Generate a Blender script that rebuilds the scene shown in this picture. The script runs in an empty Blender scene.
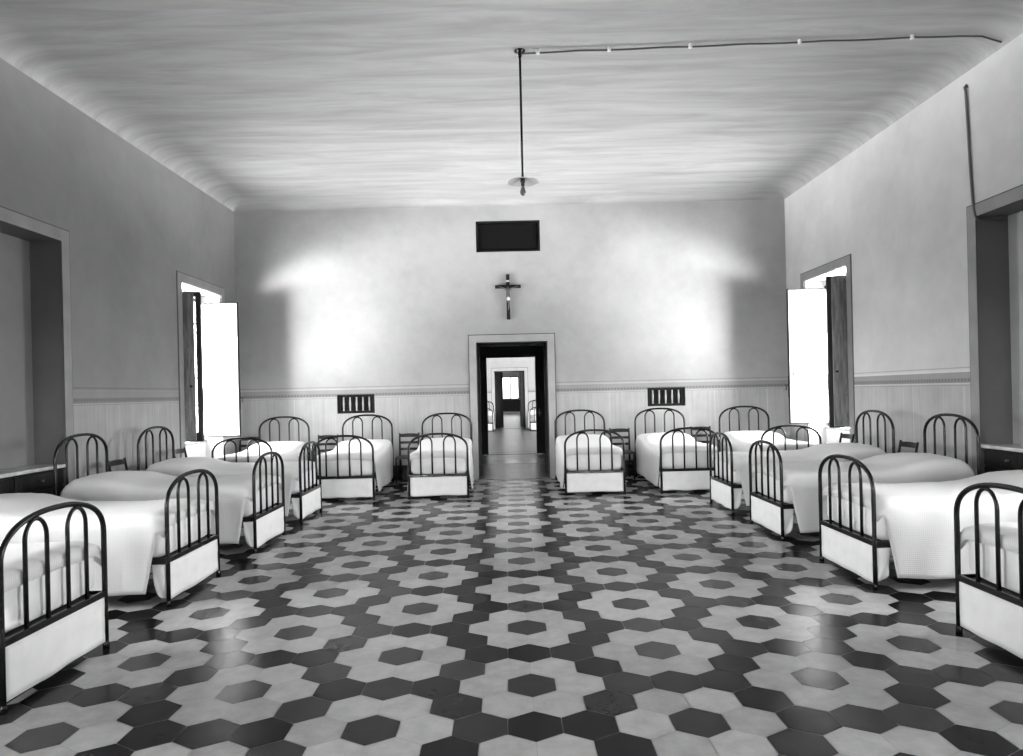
import bpy, bmesh, math, random
from mathutils import Vector, Matrix
PI = math.pi
sc = bpy.context.scene
COL = sc.collection
random.seed(7)

# ------------------------------------------------------------------ room numbers (metres)
XL, XR, YB, YF, ZC = -4.72, 4.92, 11.85, -2.2, 4.92
COVE, DROP = 0.40, 0.15
DX0, DX1, DZ = -0.535, 0.71, 2.385            # doorway opening, repeated down the enfilade
FX = 676.8                                      # focal length in pixels of the 1023 px frame

# ------------------------------------------------------------------ materials
def mat(name):
    m = bpy.data.materials.new(name); m.use_nodes = True
    nt = m.node_tree
    return m, nt, nt.nodes['Principled BSDF'], nt.nodes, nt.links

def grey(v): return (v, v, v, 1)

def simple(name, v, rough=0.6, noise=0.0, nscale=8.0, bump=0.0, bscale=40.0, spec=0.5, metallic=0.0, stretch=(1, 1, 1), coat=0.0):
    m, nt, b, N, L = mat(name)
    b.inputs['Base Color'].default_value = grey(v)
    b.inputs['Roughness'].default_value = rough
    b.inputs['Specular IOR Level'].default_value = spec
    b.inputs['Metallic'].default_value = metallic
    b.inputs['Coat Weight'].default_value = coat
    tc = N.new('ShaderNodeTexCoord'); mp = N.new('ShaderNodeMapping'); mp.inputs['Scale'].default_value = stretch
    L.new(tc.outputs['Object'], mp.inputs['Vector'])
    if noise:
        n = N.new('ShaderNodeTexNoise'); n.inputs['Scale'].default_value = nscale; n.inputs['Detail'].default_value = 5
        L.new(mp.outputs['Vector'], n.inputs['Vector'])
        r = N.new('ShaderNodeMapRange'); r.inputs['From Min'].default_value = .3; r.inputs['From Max'].default_value = .7
        r.inputs['To Min'].default_value = max(0, v * (1 - noise)); r.inputs['To Max'].default_value = min(1, v * (1 + noise))
        L.new(n.outputs['Fac'], r.inputs['Value']); L.new(r.outputs['Result'], b.inputs['Base Color'])
    if bump:
        n2 = N.new('ShaderNodeTexNoise'); n2.inputs['Scale'].default_value = bscale; n2.inputs['Detail'].default_value = 4
        L.new(mp.outputs['Vector'], n2.inputs['Vector'])
        bp = N.new('ShaderNodeBump'); bp.inputs['Strength'].default_value = bump; bp.inputs['Distance'].default_value = .01
        L.new(n2.outputs['Fac'], bp.inputs['Height']); L.new(bp.outputs['Normal'], b.inputs['Normal'])
    return m

def plaster(name, upper, lower, along, frieze=True):
    """Mottled limewash; with a painted dado: pale line, stencilled band and duller field below."""
    m, nt, b, N, L = mat(name)
    b.inputs['Roughness'].default_value = .75; b.inputs['Specular IOR Level'].default_value = .25
    g = N.new('ShaderNodeNewGeometry'); sep = N.new('ShaderNodeSeparateXYZ'); L.new(g.outputs['Position'], sep.inputs[0])
    n1 = N.new('ShaderNodeTexNoise'); n1.inputs['Scale'].default_value = .9; n1.inputs['Detail'].default_value = 7; n1.inputs['Roughness'].default_value = .62
    L.new(g.outputs['Position'], n1.inputs['Vector'])
    n2 = N.new('ShaderNodeTexNoise'); n2.inputs['Scale'].default_value = 6; n2.inputs['Detail'].default_value = 6
    L.new(g.outputs['Position'], n2.inputs['Vector'])
    def math_(op, a, c=None, **k):
        x = N.new('ShaderNodeMath'); x.operation = op
        for i, q in enumerate((a, c)):
            if q is None: continue
            if isinstance(q, (int, float)): x.inputs[i].default_value = q
            else: L.new(q, x.inputs[i])
        return x.outputs[0]
    mott = math_('ADD', math_('MULTIPLY', n1.outputs['Fac'], .60), math_('MULTIPLY', n2.outputs['Fac'], .14))
    mott = math_('ADD', mott, .63)
    if frieze:
        r = N.new('ShaderNodeValToRGB'); r.color_ramp.interpolation = 'CONSTANT'
        el = r.color_ramp.elements
        z0, z1 = 1.40, 1.70
        stops = [(1.40, lower), (1.462, lower * .72), (1.470, lower * 1.08), (1.482, upper * 1.02), (1.492, lower * .60), (1.512, lower * .60), (1.545, lower * .74),
                 (1.600, lower * .70), (1.608, upper * 1.12), (1.632, upper), (1.650, upper * .66), (1.662, upper)]
        while len(el) < len(stops): el.new(.5)
        for e, (z, v) in zip(el, stops):
            e.position = (z - z0) / (z1 - z0)
        for e, (z, v) in zip(el, stops):
            e.color = grey(min(v, .95))
        zz = math_('DIVIDE', math_('SUBTRACT', sep.outputs['Z'], z0), z1 - z0)
        L.new(zz, r.inputs['Fac'])
        base = math_('ADD', r.outputs['Color'], 0.0)
        # stencilled dots in the band
        u = sep.outputs[along]
        dots = math_('GREATER_THAN', math_('SINE', math_('MULTIPLY', u, 2 * PI / .055)), -.1)
        inb = math_('MULTIPLY', math_('GREATER_THAN', sep.outputs['Z'], 1.506), math_('LESS_THAN', sep.outputs['Z'], 1.536))
        dk = math_('SUBTRACT', 1.0, math_('MULTIPLY', math_('MULTIPLY', dots, inb), .30))
        base = math_('MULTIPLY', base, dk)
        # faint pale scratches and panel joints below the band
        n3 = N.new('ShaderNodeTexNoise'); n3.inputs['Scale'].default_value = 1; n3.inputs['Detail'].default_value = 5
        mp = N.new('ShaderNodeMapping'); mp.inputs['Scale'].default_value = (22, 22, 1.1); L.new(g.outputs['Position'], mp.inputs['Vector']); L.new(mp.outputs['Vector'], n3.inputs['Vector'])
        sk = math_('MULTIPLY', math_('LESS_THAN', sep.outputs['Z'], 1.455), math_('SUBTRACT', n3.outputs['Fac'], .5))
        base = math_('MULTIPLY', base, math_('ADD', 1.0, math_('MULTIPLY', sk, .4)))
        jn = math_('LESS_THAN', math_('PINGPONG', math_('ADD', u, 20.3), .46), .006)
        jn = math_('MULTIPLY', jn, math_('LESS_THAN', sep.outputs['Z'], 1.455))
        base = math_('MULTIPLY', base, math_('ADD', 1.0, math_('MULTIPLY', jn, .22)))
        col = math_('MULTIPLY', base, mott)
    else:
        col = math_('MULTIPLY', mott, upper)
    L.new(col, b.inputs['Base Color'])
    bp = N.new('ShaderNodeBump'); bp.inputs['Strength'].default_value = .12; bp.inputs['Distance'].default_value = .02
    L.new(n2.outputs['Fac'], bp.inputs['Height']); L.new(bp.outputs['Normal'], b.inputs['Normal'])
    return m

def ceiling_mat():
    m, nt, b, N, L = mat('ceiling_limewash')
    b.inputs['Roughness'].default_value = .6; b.inputs['Specular IOR Level'].default_value = .3
    g = N.new('ShaderNodeNewGeometry')
    mp = N.new('ShaderNodeMapping'); mp.inputs['Scale'].default_value = (.45, 3.4, 1); L.new(g.outputs['Position'], mp.inputs['Vector'])
    n = N.new('ShaderNodeTexNoise'); n.inputs['Scale'].default_value = 1.3; n.inputs['Detail'].default_value = 8; n.inputs['Roughness'].default_value = .66; n.inputs['Distortion'].default_value = .5
    L.new(mp.outputs['Vector'], n.inputs['Vector'])
    r = N.new('ShaderNodeMapRange'); r.inputs['From Min'].default_value = .3; r.inputs['From Max'].default_value = .7
    r.inputs['To Min'].default_value = .24; r.inputs['To Max'].default_value = .38
    L.new(n.outputs['Fac'], r.inputs['Value']); L.new(r.outputs['Result'], b.inputs['Base Color'])
    bp = N.new('ShaderNodeBump'); bp.inputs['Strength'].default_value = .07; bp.inputs['Distance'].default_value = .02
    L.new(n.outputs['Fac'], bp.inputs['Height']); L.new(bp.outputs['Normal'], b.inputs['Normal'])
    return m

def tile_mat():
    m, nt, b, N, L = mat('hexagonal_cement_tile')
    at = N.new('ShaderNodeAttribute'); at.attribute_name = 'shade'; at.attribute_type = 'GEOMETRY'
    g = N.new('ShaderNodeNewGeometry')
    n = N.new('ShaderNodeTexNoise'); n.inputs['Scale'].default_value = 9; n.inputs['Detail'].default_value = 6; n.inputs['Roughness'].default_value = .65
    L.new(g.outputs['Position'], n.inputs['Vector'])
    r = N.new('ShaderNodeMapRange'); r.inputs['From Min'].default_value = .25; r.inputs['From Max'].default_value = .75; r.inputs['To Min'].default_value = .8; r.inputs['To Max'].default_value = 1.18
    L.new(n.outputs['Fac'], r.inputs['Value'])
    mx = N.new('ShaderNodeMath'); mx.operation = 'MULTIPLY'; L.new(at.outputs['Fac'], mx.inputs[0]); L.new(r.outputs['Result'], mx.inputs[1])
    L.new(mx.outputs[0], b.inputs['Base Color'])
    r2 = N.new('ShaderNodeMapRange'); r2.inputs['To Min'].default_value = .16; r2.inputs['To Max'].default_value = .30
    L.new(n.outputs['Fac'], r2.inputs['Value']); L.new(r2.outputs['Result'], b.inputs['Roughness'])
    b.inputs['Specular IOR Level'].default_value = .09
    n2 = N.new('ShaderNodeTexNoise'); n2.inputs['Scale'].default_value = 5; L.new(g.outputs['Position'], n2.inputs['Vector'])
    bp = N.new('ShaderNodeBump'); bp.inputs['Strength'].default_value = .05; bp.inputs['Distance'].default_value = .02
    L.new(n2.outputs['Fac'], bp.inputs['Height']); L.new(bp.outputs['Normal'], b.inputs['Normal'])
    return m

def square_tile_mat():
    m, nt, b, N, L = mat('polished_square_tile')
    g = N.new('ShaderNodeNewGeometry')
    br = N.new('ShaderNodeTexBrick'); br.offset = 0; br.inputs['Scale'].default_value = 1
    br.inputs['Brick Width'].default_value = .25; br.inputs['Row Height'].default_value = .25; br.inputs['Mortar Size'].default_value = .004
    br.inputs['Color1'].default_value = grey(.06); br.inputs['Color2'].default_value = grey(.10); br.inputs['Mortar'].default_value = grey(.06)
    L.new(g.outputs['Position'], br.inputs['Vector']); L.new(br.outputs['Color'], b.inputs['Base Color'])
    b.inputs['Roughness'].default_value = .3; b.inputs['Specular IOR Level'].default_value = .14
    return m

def waffle_mat():
    """White counterpane with a fine waffle weave."""
    m, nt, b, N, L = mat('waffle_counterpane')
    b.inputs['Roughness'].default_value = .85; b.inputs['Specular IOR Level'].default_value = .15
    b.inputs['Sheen Weight'].default_value = .15
    uv = N.new('ShaderNodeUVMap'); uv.uv_map = 'UVMap'
    outs = []
    for d in ('X', 'Y'):
        w = N.new('ShaderNodeTexWave'); w.wave_type = 'BANDS'; w.bands_direction = d; w.inputs['Scale'].default_value = 2 * PI / .014 / 20
        w.inputs['Distortion'].default_value = .3
        L.new(uv.outputs['UV'], w.inputs['Vector']); outs.append(w.outputs['Fac'])
    mx = N.new('ShaderNodeMath'); mx.operation = 'MULTIPLY'; L.new(outs[0], mx.inputs[0]); L.new(outs[1], mx.inputs[1])
    n = N.new('ShaderNodeTexNoise'); n.inputs['Scale'].default_value = 7; n.inputs['Detail'].default_value = 4; L.new(uv.outputs['UV'], n.inputs['Vector'])
    ad = N.new('ShaderNodeMath'); ad.operation = 'ADD'; L.new(mx.outputs[0], ad.inputs[0])
    m3 = N.new('ShaderNodeMath'); m3.operation = 'MULTIPLY'; m3.inputs[1].default_value = 5.0; L.new(n.outputs['Fac'], m3.inputs[0]); L.new(m3.outputs[0], ad.inputs[1])
    bp = N.new('ShaderNodeBump'); bp.inputs['Strength'].default_value = .16; bp.inputs['Distance'].default_value = .003
    L.new(ad.outputs[0], bp.inputs['Height']); L.new(bp.outputs['Normal'], b.inputs['Normal'])
    r = N.new('ShaderNodeMapRange'); r.inputs['To Min'].default_value = .62; r.inputs['To Max'].default_value = .74
    L.new(mx.outputs[0], r.inputs['Value']); L.new(r.outputs['Result'], b.inputs['Base Color'])
    return m

def glass_mat():
    m = bpy.data.materials.new('window_glass'); m.use_nodes = True
    nt = m.node_tree; N, L = nt.nodes, nt.links
    out = N['Material Output']; N.remove(N['Principled BSDF'])
    t = N.new('ShaderNodeBsdfTransparent'); t.inputs['Color'].default_value = grey(.93)
    gl = N.new('ShaderNodeBsdfGlossy'); gl.inputs['Roughness'].default_value = .03
    fr = N.new('ShaderNodeFresnel'); fr.inputs['IOR'].default_value = 1.45
    mx = N.new('ShaderNodeMixShader'); L.new(fr.outputs[0], mx.inputs[0]); L.new(t.outputs[0], mx.inputs[1]); L.new(gl.outputs[0], mx.inputs[2]); L.new(mx.outputs[0], out.inputs[0])
    return m

def opal_mat():
    m, nt, b, N, L = mat('opal_glass_shade')
    b.inputs['Base Color'].default_value = grey(.62); b.inputs['Roughness'].default_value = .2
    tr = N.new('ShaderNodeBsdfTranslucent'); tr.inputs['Color'].default_value = grey(.7)
    mx = N.new('ShaderNodeMixShader'); mx.inputs[0].default_value = .45
    L.new(b.outputs[0], mx.inputs[1]); L.new(tr.outputs[0], mx.inputs[2]); L.new(mx.outputs[0], N['Material Output'].inputs[0])
    return m

def wood(name, v, rough=.4):
    return simple(name, v, rough, spec=.18, noise=.35, nscale=5, stretch=(6, 6, .8), bump=.08, bscale=12)

M = dict(
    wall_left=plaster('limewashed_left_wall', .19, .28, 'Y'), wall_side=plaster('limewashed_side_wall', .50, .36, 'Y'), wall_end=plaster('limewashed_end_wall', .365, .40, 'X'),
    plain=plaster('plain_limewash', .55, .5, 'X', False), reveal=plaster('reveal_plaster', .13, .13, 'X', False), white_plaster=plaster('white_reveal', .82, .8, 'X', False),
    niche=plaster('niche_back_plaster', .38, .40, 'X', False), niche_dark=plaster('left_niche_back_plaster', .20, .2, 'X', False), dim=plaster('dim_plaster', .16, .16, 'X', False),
    ceiling=ceiling_mat(), tile=tile_mat(), square=square_tile_mat(), grout=simple('grout', .30, .6, .2),
    band=simple('painted_surround', .21, .6, .12, 4), band_pale=simple('pale_door_surround', .38, .55, .1, 4), outline=simple('painted_outline', .06, .6),
    iron=simple('black_enamelled_iron', .006, .22, spec=.3), sheet=simple('white_sheet', .80, .85, .05, 6, .15, 14, .15),
    panel=simple('white_foot_cloth', .80, .8, .05, 8, .08, 10, .15), spread=waffle_mat(),
    shaded_wood=wood('shaded_shutter_wood', .22, .5), dark_wood=wood('dark_wood', .014), brown_wood=wood('stained_door_wood', .03), chair_wood=wood('chair_wood', .014, .35), rush=simple('rush_seat', .06, .8, .4, 40, .5, 60),  # near shutters' wood darkened: their backlit shade is put into the colour
    pale_wood=simple('painted_shutter', .62, .5, .08, 5, stretch=(5, 5, .6)), sash=simple('dark_sash_paint', .025, .4, spec=.2), glass=glass_mat(),
    marble=simple('grey_marble', .52, .25, .35, 7, stretch=(1, 1, 1)), threshold=simple('pale_strip', .45, .25, .2, 6), slate=simple('dark_stone', .04, .3, .3, 6),
    plinth=simple('black_plinth', .025, .45, .3, 5), black=simple('black_board', .006, .7, spec=.08), opal=opal_mat(), bulb=simple('bulb_glass', .10, .08, spec=.8),
    brass=simple('dull_metal', .22, .35, metallic=.8), pale_metal=simple('pale_metal', .65, .35, metallic=.3), porcelain=simple('porcelain', .75, .2), bronze=simple('dark_bronze', .10, .45), cable=simple('cloth_cable', .05, .6),
    conduit=simple('grey_conduit', .10, .4), spindle=simple('pale_spindle', .42, .5), recess_black=simple('dark_recess', .012, .9), rendered=simple('outer_render', .5, .8),  # near-black backing for the grilles and the hatch recess
)

# ------------------------------------------------------------------ mesh helpers
class MB:
    def __init__(s): s.bm = bmesh.new(); s.uv = None
    def quad(s, pts, mi=0, smooth=False):
        f = s.bm.faces.new([s.bm.verts.new(p) for p in pts]); f.material_index = mi; f.smooth = smooth; return f
    def box(s, x0, x1, y0, y1, z0, z1, mi=0, mtx=None):
        P = [Vector((x, y, z)) for z in (z0, z1) for y in (y0, y1) for x in (x0, x1)]
        if mtx is not None: P = [mtx @ p for p in P]
        v = [s.bm.verts.new(p) for p in P]
        for f in ((0, 2, 3, 1), (4, 5, 7, 6), (0, 1, 5, 4), (2, 6, 7, 3), (0, 4, 6, 2), (1, 3, 7, 5)):
            s.bm.faces.new([v[i] for i in f]).material_index = mi
        return s
    def bbox(s, x0, x1, y0, y1, z0, z1, r=.01, seg=2, mi=0, mtx=None):
        """box with rounded edges"""
        b = bmesh.new(); bmesh.ops.create_cube(b, size=1)
        for v in b.verts: v.co = Vector(((x0 + x1) / 2 + v.co.x * (x1 - x0), (y0 + y1) / 2 + v.co.y * (y1 - y0), (z0 + z1) / 2 + v.co.z * (z1 - z0)))
        bmesh.ops.bevel(b, geom=list(b.edges), offset=r, segments=seg, profile=.5, affect='EDGES')
        idx = {}
        for v in b.verts: idx[v] = s.bm.verts.new(mtx @ v.co if mtx is not None else v.co)
        for f in b.faces:
            try:
                nf = s.bm.faces.new([idx[v] for v in f.verts]); nf.material_index = mi; nf.smooth = False
            except ValueError: pass
        b.free(); return s
    def tube(s, pts, r, n=10, mi=0, cap=True, closed=False):
        pts = [Vector(p) for p in pts]; rings = []
        k = len(pts); up = None
        for i, p in enumerate(pts):
            a, c = pts[max(i - 1, 0)], pts[min(i + 1, k - 1)]
            t = (c - a).normalized()
            if up is None: up = t.orthogonal().normalized()
            else:
                up = (up - t * up.dot(t)); up = up.normalized() if up.length > 1e-6 else t.orthogonal().normalized()
            w = t.cross(up); rr = r[i] if isinstance(r, (list, tuple)) else r
            rings.append([s.bm.verts.new(p + (up * math.cos(2 * PI * j / n) + w * math.sin(2 * PI * j / n)) * rr) for j in range(n)])
        for A, B in zip(rings, rings[1:]):
            for j in range(n):
                f = s.bm.faces.new((A[j], A[(j + 1) % n], B[(j + 1) % n], B[j])); f.smooth = True; f.material_index = mi
        if cap:
            for R in (rings[0][::-1], rings[-1]): s.bm.faces.new(R).material_index = mi
        return s
    def lathe(s, prof, c=(0, 0, 0), n=20, mi=0):
        c = Vector(c); rings = []
        for (r, z) in prof:
            if r < 1e-5: rings.append([s.bm.verts.new(c + Vector((0, 0, z)))])
            else: rings.append([s.bm.verts.new(c + Vector((r * math.cos(2 * PI * j / n), r * math.sin(2 * PI * j / n), z))) for j in range(n)])
        for A, B in zip(rings, rings[1:]):
            for j in range(n):
                q = [A[j % len(A)], A[(j + 1) % n % len(A)], B[(j + 1) % n % len(B)], B[j % len(B)]]
                q = list(dict.fromkeys(q))
                if len(q) > 2:
                    f = s.bm.faces.new(q); f.smooth = True; f.material_index = mi
        return s
    def grid(s, P, uvs=None, mi=0, smooth=True):
        V = [[s.bm.verts.new(p) for p in row] for row in P]
        if uvs is not None and s.uv is None: s.uv = s.bm.loops.layers.uv.new('UVMap')
        for i in range(len(V) - 1):
            for j in range(len(V[0]) - 1):
                f = s.bm.faces.new((V[i][j], V[i][j + 1], V[i + 1][j + 1], V[i + 1][j])); f.smooth = smooth; f.material_index = mi
                if uvs is not None:
                    for l, (a, c) in zip(f.loops, ((i, j), (i, j + 1), (i + 1, j + 1), (i + 1, j))): l[s.uv].uv = uvs[a][c]
        return s
    def build(s, name, mats, parent=None, normals=True):
        if normals: bmesh.ops.recalc_face_normals(s.bm, faces=s.bm.faces)
        me = bpy.data.meshes.new(name); s.bm.to_mesh(me); s.bm.free()
        for m in (mats if isinstance(mats, (list, tuple)) else [mats]): me.materials.append(M[m])
        o = bpy.data.objects.new(name, me); COL.objects.link(o)
        if parent is not None: o.parent = parent
        return o

def tag(o, label, cat, group=None, kind=None):
    o['label'] = label; o['category'] = cat
    if group: o['group'] = group
    if kind: o['kind'] = kind
    return o
def empty(name, loc, rz=0.0):
    o = bpy.data.objects.new(name, None); COL.objects.link(o); o.empty_display_size = .1
    o.location = loc; o.rotation_euler = (0, 0, rz); return o
def struct(o, label=None):
    o['kind'] = 'structure'
    if label: o['label'] = label
    return o
def thing(name, label, cat, loc, rz=0.0, group=None): return tag(empty(name, loc, rz), label, cat, group)
def copy_thing(o):
    c = o.copy(); COL.objects.link(c)
    for ch in list(o.children):
        d = ch.copy(); COL.objects.link(d); d.parent = c
        for g in list(ch.children):
            e = g.copy(); COL.objects.link(e); e.parent = d
    return c

# ------------------------------------------------------------------ walls with openings
def wall(name, axis, plane, sgn, u0, u1, z0, z1, thick, holes, mats, outer=True):
    """axis 'X': wall in a plane of constant x (u runs along y). sgn: which way is outside. holes: (u0,u1,z0,z1,depth,has_back)."""
    mb = MB()
    P = (lambda u, z, d: (plane + sgn * d, u, z)) if axis == 'X' else (lambda u, z, d: (u, plane + sgn * d, z))
    def sheet(d, hs, mi):
        us = sorted({u0, u1, *[h[0] for h in hs], *[h[1] for h in hs]}); zs = sorted({z0, z1, *[h[2] for h in hs], *[h[3] for h in hs]})
        for a, b in zip(us, us[1:]):
            for c, e in zip(zs, zs[1:]):
                m, n = (a + b) / 2, (c + e) / 2
                if any(h[0] < m < h[1] and h[2] < n < h[3] for h in hs): continue
                mb.quad([P(a, c, d), P(b, c, d), P(b, e, d), P(a, e, d)], mi)
    sheet(0, holes, 0)
    if outer: sheet(thick, [h for h in holes if not h[5]], 2)
    for (a, b, c, e, dep, back) in holes:
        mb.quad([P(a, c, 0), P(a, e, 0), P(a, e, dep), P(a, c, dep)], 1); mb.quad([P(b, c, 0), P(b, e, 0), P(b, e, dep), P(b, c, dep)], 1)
        mb.quad([P(a, e, 0), P(b, e, 0), P(b, e, dep), P(a, e, dep)], 1)
        mb.quad([P(a, c, 0), P(b, c, 0), P(b, c, dep), P(a, c, dep)], 1)
        if back: mb.quad([P(a, c, dep), P(b, c, dep), P(b, e, dep), P(a, e, dep)], 3)
    for c, e in ((u0, 0), (u1, 0)):
        mb.quad([P(c, z0, 0), P(c, z1, 0), P(c, z1, thick), P(c, z0, thick)], 2)
    mb.quad([P(u0, z1, 0), P(u1, z1, 0), P(u1, z1, thick), P(u0, z1, thick)], 2)
    return struct(mb.build(name, mats, normals=False))

T = .56
WL, NL = (9.855, 11.215), (5.74, 7.20)          # window recess and niche, left wall (y ranges)
WR, NR = (9.745, 11.135), (5.60, 7.05)
WZ = 3.22
WF = (3.3, 4.9)                               # window beside the camera, both walls
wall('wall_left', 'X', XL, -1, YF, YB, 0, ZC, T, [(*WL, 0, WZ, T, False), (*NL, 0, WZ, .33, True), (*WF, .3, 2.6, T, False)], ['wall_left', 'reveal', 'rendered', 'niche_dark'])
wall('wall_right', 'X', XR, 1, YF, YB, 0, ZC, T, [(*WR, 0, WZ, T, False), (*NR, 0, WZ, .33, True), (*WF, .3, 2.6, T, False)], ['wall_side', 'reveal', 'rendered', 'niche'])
VL, VR = (-2.99, -2.335, 1.195, 1.525), (2.445, 3.105, 1.20, 1.525)
HT = (-.495, .625, 3.965, 4.505)
wall('wall_back', 'Y', YB, 1, XL, XR, 0, ZC, T, [(DX0, DX1, 0, DZ, T, False), (*VL, .13, True), (*VR, .13, True), (*HT, .14, True)], ['wall_end', 'brown_wood', 'rendered', 'recess_black'])
FW = ((-3.4, -2.0, .1, 2.6), (2.2, 3.6, .1, 2.6))
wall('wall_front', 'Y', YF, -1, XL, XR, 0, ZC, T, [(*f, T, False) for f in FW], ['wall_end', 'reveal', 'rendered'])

# ceiling with a small cove all round
mb = MB()
def axis_stops(a, b):
    e = [COVE * (1 - math.cos(t * PI / 2 / 10)) for t in range(11)]
    return [a + x for x in e] + [a + COVE + (b - a - 2 * COVE) * k / 8 for k in range(1, 8)] + [b - x for x in reversed(e)]
xs, ys = axis_stops(XL, XR), axis_stops(YF, YB)
def cz(x, y):
    d = min(x - XL, XR - x, y - YF, YB - y)
    return ZC if d >= COVE else ZC - DROP + DROP * math.sqrt(max(0, 1 - ((COVE - d) / COVE) ** 2))
mb.grid([[(x, y, cz(x, y)) for x in xs] for y in ys])
struct(mb.build('ceiling', 'ceiling'))
mb = MB(); mb.box(XL - T, XR + T, YF - T, YB + T, ZC + .02, ZC + .3); struct(mb.build('roof_slab', 'rendered'))

# floor: hexagonal cement tiles in a flower pattern (dark heart, six pale petals, dark ground)
W_, U0, V0 = .24564, .08865, .0619
def hex_floor():
    bm = bmesh.new(); lay = bm.faces.layers.float.new('shade')
    R = W_ / math.sqrt(3); gap = .0022
    rng = random.Random(3)
    rows = range(int((YF - V0) / (1.5 * R)) - 1, int((YB - V0) / (1.5 * R)) + 2)
    for q in rows:
        y = V0 + q * 1.5 * R
        off = (q % 2) * .5
        for c in range(int((XL - U0) / W_) - 2, int((XR - U0) / W_) + 3):
            x = U0 + (c + off) * W_
            if not (XL - W_ * .6 < x < XR + W_ * .6 and YF - R < y < YB + R * .45): continue
            # distance to nearest lattice heart: X = 3W n, Y = sqrt(12) W (m + n/2)
            dm = 9
            n0 = round((x - U0) / (3 * W_))
            for n in (n0 - 1, n0, n0 + 1):
                m0 = round((y - V0) / (math.sqrt(12) * W_) - n / 2)
                for m in (m0 - 1, m0, m0 + 1):
                    dm = min(dm, math.hypot(x - U0 - 3 * W_ * n, y - V0 - math.sqrt(12) * W_ * (m + n / 2)) / W_)
            if dm < .3: v = rng.choice((.026, .034, .045, .055))
            elif dm < 1.2: v = rng.uniform(.34, .46)
            else: v = rng.choice((.006, .008, .010, .018, .030, .040))
            tx, ty = rng.uniform(-.0022, .0022), rng.uniform(-.0022, .0022)
            vs = []
            for k in range(6):
                a = PI / 2 + k * PI / 3
                dx, dy = (R - gap) * math.cos(a), (R - gap) * math.sin(a)
                vs.append(bm.verts.new((x + dx, y + dy, dx * tx + dy * ty)))
            f = bm.faces.new(vs); f[lay] = v
    me = bpy.data.meshes.new('floor'); 
    bmesh.ops.recalc_face_normals(bm, faces=bm.faces)
    for f in bm.faces:
        if f.normal.z < 0: f.normal_flip()
    # grout bed just below the tiles
    g = bm.faces.new([bm.verts.new(p) for p in ((XL - T, YF - T, -.002), (XR + T, YF - T, -.002), (XR + T, YB + T, -.002), (XL - T, YB + T, -.002))]); g.material_index = 1
    bm.to_mesh(me); bm.free()
    me.materials.append(M['tile']); me.materials.append(M['grout'])
    o = bpy.data.objects.new('floor', me); COL.objects.link(o); return struct(o)
hex_floor()

# plinths
def plinth(name, boxes):
    mb = MB()
    for b in boxes: mb.bbox(*b, r=.008)
    return struct(mb.build(name, 'plinth'))
PH = .27
plinth('baseboard_back', [(XL, DX0 - .135, YB - .02, YB, 0, PH), (DX1 + .135, XR, YB - .02, YB, 0, PH)])
plinth('baseboard_left', [(XL, XL + .02, a, b, 0, PH) for a, b in ((YF, NL[0] - .13), (NL[1] + .13, WL[0] - .13), (WL[1] + .13, YB))])
plinth('baseboard_right', [(XR - .02, XR, a, b, 0, PH) for a, b in ((YF, NR[0] - .13), (NR[1] + .13, WR[0] - .13), (WR[1] + .13, YB))])

# painted surrounds (band + thin dark outline)
def surround(name, axis, plane, sgn, u0, u1, z1, w, band='band', z0=0.0):
    mb = MB()
    def b(a, c, e, f, t, mi):
        if axis == 'X': mb.box(*sorted((plane, plane + sgn * t)), a, c, e, f, mi)
        else: mb.box(a, c, *sorted((plane, plane + sgn * t)), e, f, mi)
    for k, t, mi in ((w, .012, 0), (w + .014, .006, 1)):
        b(u0 - k, u0, z0, z1 + k, t, mi); b(u1, u1 + k, z0, z1 + k, t, mi); b(u0, u1, z1, z1 + k, t, mi)
    return struct(mb.build(name, [band, 'outline']))
surround('trim_1', 'X', XL, 1, *WL, WZ, .125); surround('trim_2', 'X', XL, 1, *NL, WZ, .125)
surround('trim_3', 'X', XR, -1, *WR, WZ, .125); surround('trim_4', 'X', XR, -1, *NR, WZ, .125)
surround('trim_5', 'Y', YB, -1, DX0, DX1, DZ, .125, 'band_pale')

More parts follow.
